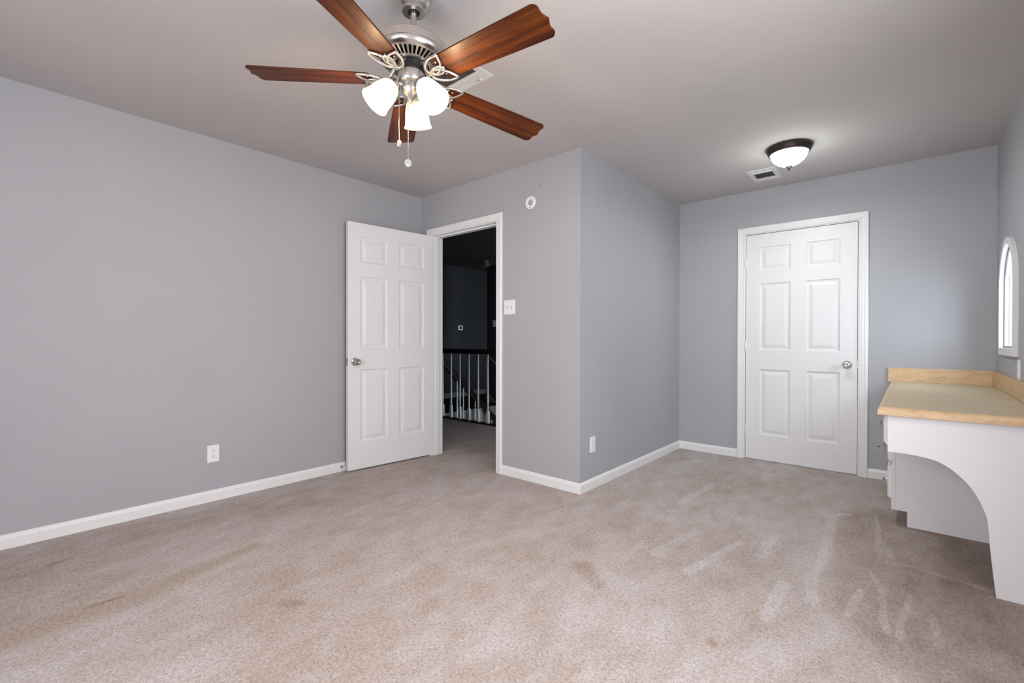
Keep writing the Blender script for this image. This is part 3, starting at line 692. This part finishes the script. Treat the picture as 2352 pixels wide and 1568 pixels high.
# motor housing: dome, band, slotted underside
bm = NB()
lathe(bm, [(0.0, zl(2.272)), (0.020, zl(2.272)), (0.035, zl(2.268)), (0.080, zl(2.262)), (0.110, zl(2.254)), (0.130, zl(2.243)), (0.1365, zl(2.236)), (0.1375, zl(2.206)), (0.1355, zl(2.2045)),
           (0.1355, zl(2.2025)), (0.1375, zl(2.2015)), (0.137, zl(2.196)), (0.132, zl(2.186)), (0.124, zl(2.179)), (0.119, zl(2.176))], 80, cap=False)
lathe(bm, [(0.084, zl(2.164)), (0.080, zl(2.162)), (0.068, zl(2.161)), (0.066, zl(2.164)), (0.066, zl(2.175))], 80, cap=False)
NR = 40
for i in range(NR):
    an = 2*pi*i/NR; d = Vector((cos(an), sin(an), 0)); s = Vector((-sin(an), cos(an), 0))
    p = [(0.0825, zl(2.1635)), (0.121, zl(2.177))]
    vv = []
    for (r, z), hw in zip(p, (0.0028, 0.0034)):
        for dz in (0, 0.004):
            for sg in (-1, 1): vv.append(bm.verts.new(d*r + s*sg*hw + Vector((0, 0, z+dz))))
    for f in ((0, 1, 5, 4), (2, 6, 7, 3), (0, 4, 6, 2), (1, 3, 7, 5), (0, 2, 3, 1), (4, 5, 7, 6)): bm.faces.new([vv[k] for k in f])
fpart('motor_housing', bm, 'nickel')
bm = NB(); lathe(bm, [(0, zl(2.20)), (0.118, zl(2.20)), (0.112, zl(2.190)), (0.07, zl(2.178)), (0.065, zl(2.166)), (0.060, zl(2.150)), (0.058, zl(2.136)), (0, zl(2.136))], 60)
fpart('motor', bm, 'black')
bm = NB(); lathe(bm, [(0, zl(2.143)), (0.048, zl(2.143)), (0.0515, zl(2.140)), (0.0525, zl(2.134)), (0.0525, zl(2.096)), (0.050, zl(2.092)), (0.046, zl(2.088)), (0.0385, zl(2.084)), (0, zl(2.083))], 56)
sh = fpart('switch_housing', bm, 'nickel')
for az in (-0.70, 0.9, 2.5, 4.0):
    bm = NB(); lathe(bm, [(0, 0.0515), (0.0032, 0.0515), (0.0026, 0.0545), (0, 0.055)], 12, Matrix.Translation((0, 0, zl(2.108))) @ Matrix.Rotation(az, 4, 'Z') @ Matrix.Rotation(pi/2, 4, 'Y')); fpart('screw', bm, 'nickel', parent=sh)
bm = NB(); lathe(bm, [(0, zl(2.086)), (0.036, zl(2.085)), (0.038, zl(2.078)), (0.037, zl(2.066)), (0.030, zl(2.050)), (0.020, zl(2.038)), (0.010, zl(2.031)), (0.006, zl(2.022)), (0.004, zl(2.018)), (0, zl(2.017))], 48)
fpart('light_fitter', bm, 'nickel')
# blades
PHI = 0.073; BETA = -0.172; R_ = 0.637
def blade_bm():
    bm = NB(); pts = []
    r0 = 0.150
    def q(c, r, a0, a1, n=6): return [(c[0]+r*cos(a0+(a1-a0)*i/n), c[1]+r*sin(a0+(a1-a0)*i/n)) for i in range(n+1)]
    pts += q((r0+0.02, -0.036), 0.018, pi, 1.5*pi)          # root corners
    pts += [(0.30, -0.0595), (0.45, -0.0645)]
    pts += q((R_-0.030, -0.0470), 0.021, -pi/2, 0.12*pi)
    pts += [(R_-0.0115, -0.031), (R_-0.010, -0.022), (R_-0.006, -0.012), (R_, 0.0), (R_-0.006, 0.012), (R_-0.010, 0.022), (R_-0.0115, 0.031)]
    pts += q((R_-0.030, 0.0470), 0.021, -0.12*pi, pi/2)
    pts += [(0.45, 0.0645), (0.30, 0.0595)]
    pts += q((r0+0.02, 0.036), 0.018, pi/2, pi)
    prism(bm, pts, [], 0.006, lambda u, v_, d: (u, v_, d)); return bm
def leaf_loop(J, ang, L, Wd, tipsharp=1.0, n=36):
    out = []
    for i in range(n):
        t_ = 2*pi*i/n
        u = (1-cos(t_))/2*L
        v_ = Wd/2*sin(t_)*(0.55+0.45*(1-u/L)) if tipsharp else Wd/2*sin(t_)
        if tipsharp and u > 0.72*L: v_ *= (1-(u/L-0.72)/0.28*0.35)
        out.append(Vector((J[0]+u*cos(ang)-v_*sin(ang), J[1]+u*sin(ang)+v_*cos(ang), 0)))
    return out
def bracket_bm():
    bm = NB(); z = -0.0055
    for ang, L, Wd in ((0.60, 0.104, 0.070), (-0.60, 0.104, 0.070)):
        tube(bm, [p+Vector((0, 0, z)) for p in leaf_loop((0.112, 0), ang, L, Wd)], 0.0054, 10, True, 0.8)
    tube(bm, [p+Vector((0, 0, z-0.001)) for p in leaf_loop((0.124, 0), 0.0, 0.056, 0.036, 0)], 0.0045, 10, True, 0.8)
    return bm
def arm_bm():
    bm = NB()
    P_ = [(0.050, 0, 0.050), (0.062, 0, 0.049), (0.074, 0, 0.040), (0.082, 0, 0.022), (0.090, 0, 0.004), (0.102, 0, -0.006), (0.118, 0, -0.006), (0.128, 0, -0.006)]
    tube(bm, [Vector((p[0], p[1], p[2])) for p in P_], [0.010, 0.010, 0.009, 0.008, 0.0075, 0.0075, 0.0065, 0.005], 12)
    bx(bm, 0.044, -0.014, 0.046, 0.064, 0.014, 0.054)
    return bm
droop = [0.007, 0.026, -0.016, -0.016, 0.0]
b0 = obj('blade', blade_bm(), 'blade', bevel=0.0012); k0 = obj('blade_bracket', bracket_bm(), 'nickel', smooth=True, angle=60); a0_ = obj('blade_arm', arm_bm(), 'nickel', smooth=True)
def screw_bm(u_, v_):
    scr = NB(); lathe(scr, [(0, 0), (0.004, 0), (0.0025, -0.0025), (0, -0.003)], 10, Matrix.Translation((u_, v_, -0.0005))); return scr
S0 = [obj('screw', screw_bm(*p), 'nickel', smooth=True) for p in ((0.165, 0.030), (0.165, -0.030), (0.178, 0.0))]
for i in range(5):
    if i == 0: bl, br, ar, sc_ = b0, k0, a0_, S0
    else:
        bl, br, ar = b0.copy(), k0.copy(), a0_.copy(); sc_ = [x.copy() for x in S0]
        for x in [bl, br, ar] + sc_: COL.objects.link(x)
    A_ = TILT @ Matrix.Translation((0, 0, zl(HUB.z))) @ Matrix.Rotation(PHI+i*2*pi/5, 4, 'Z') @ Matrix.Rotation(math.atan(droop[i]/R_), 4, 'Y')
    Bp = A_ @ Matrix.Rotation(BETA, 4, 'X')
    for x, mm in ((bl, Bp), (ar, A_)):
        x.parent = fan; x.matrix_local = mm
    for x in [br] + sc_: x.parent = bl
# light kit : three arms, cups, shades
shade_prof_o = [(0.024, 0.0), (0.031, 0.004), (0.037, 0.014), (0.043, 0.032), (0.0475, 0.055), (0.050, 0.078), (0.0525, 0.094), (0.0565, 0.103), (0.0575, 0.107), (0.0560, 0.108)]
shade_prof_i = [(0.0545, 0.104), (0.0500, 0.092), (0.0475, 0.078), (0.045, 0.055), (0.0405, 0.032), (0.0345, 0.015), (0.028, 0.007), (0.022, 0.004)]
for i, az in enumerate((129, 5, 246)):
    D = Matrix.Rotation(radians(az), 4, 'Z')
    # frame whose +Z points along the shade axis (down and outward)
    S = D @ Matrix.Translation((0.071, 0, zl(2.072))) @ Matrix.Rotation(pi-radians(38 if i else 34), 4, 'Y')
    bm = NB()
    pts = [D @ Vector(p) for p in ((0.025, 0, zl(2.078)), (0.040, 0, zl(2.083)), (0.054, 0, zl(2.082)), (0.064, 0, zl(2.076)), (0.071, 0, zl(2.072)))]
    tube(bm, pts, 0.008, 12); fpart('lamp_arm', bm, 'nickel')
    bm = NB(); lathe(bm, [(0, -0.020), (0.014, -0.020), (0.022, -0.016), (0.027, -0.006), (0.030, 0.004), (0.0315, 0.008), (0.030, 0.012), (0.0, 0.012)], 32, S); fpart('lamp_socket', bm, 'nickel')
    bm = NB(); lathe(bm, shade_prof_o+shade_prof_i, 48, cap=False); ls = fpart('lamp_shade', bm, 'shade'); ls.matrix_local = TILT @ S
    bm = NB(); lathe(bm, [(0, 0.012), (0.012, 0.014), (0.013, 0.030), (0.022, 0.046), (0.024, 0.058), (0.018, 0.072), (0.008, 0.078), (0, 0.079)], 24); fpart('bulb', bm, 'bulb', parent=ls)
    pl = bpy.data.lights.new('fan_lamp', 'POINT'); pl.energy = 8.0; pl.color = (1.0, 0.72, 0.42); pl.shadow_soft_size = 0.045
    po = bpy.data.objects.new('fan_lamp', pl); COL.objects.link(po)
    po.location = Vector((BALL.x, BALL.y, H)) + (TILT @ S @ Vector((0, 0, 0.125)))
# pull chains hang plumb
def chain(x, y, z0, z1, pendant):
    c = empty('tmp', (0, 0, 0)); bpy.data.objects.remove(c)
    bm = NB(); n = int((z0-z1)/0.0042)
    for i in range(n):
        z = z0-(i+0.5)*(z0-z1)/n
        bmesh.ops.create_icosphere(bm, subdivisions=1, radius=0.0018, matrix=Matrix.Translation((x, y, z)))
    tube(bm, [(x, y, z0), (x, y, z1)], 0.0006, 5)
    tube(bm, [(x+(0.0 if pendant == 'disc' else 0), y, z0+0.012), (x, y, z0-0.004)], 0.0035, 8)
    o = obj('pull_chain', bm, 'nickel', smooth=True); put(o, fan)
    bm = NB()
    if pendant == 'disc':
        dv = Vector((0-x, 0-y, 1.094-z1)).normalized(); dv = (dv + Vector((0.35, 0.15, -0.1))).normalized()
        q = dv.to_track_quat('Z', 'Y').to_matrix().to_4x4(); q.translation = Vector((x, y, z1-0.014))
        lathe(bm, [(0, -0.0035), (0.0115, -0.0035), (0.0135, -0.001), (0.0135, 0.0015), (0.0115, 0.003), (0.010, 0.0022), (0, 0.0022)], 32, q); mt = 'disc'
    else:
        lathe(bm, [(0, z1+0.001), (0.005, z1), (0.0075, z1-0.004), (0.0078, z1-0.018), (0.006, z1-0.025), (0.004, z1-0.028), (0, z1-0.029)], 20, Matrix.Translation((x, y, 0))); mt = 'crystal'
    p = obj('chain_pull', bm, mt, smooth=True); p.parent = o
vd = Vector((-sin(YAW), cos(YAW), 0)); rd = Vector((cos(YAW), sin(YAW), 0))
c1 = Vector((HUB.x, HUB.y, 0)) - rd*0.048 + vd*0.0; c2 = Vector((HUB.x, HUB.y, 0)) - vd*0.052 + rd*(-0.001)
chain(c1.x, c1.y, 2.075, 1.874, 'drop')
chain(c2.x, c2.y, 2.075, 1.778, 'disc')
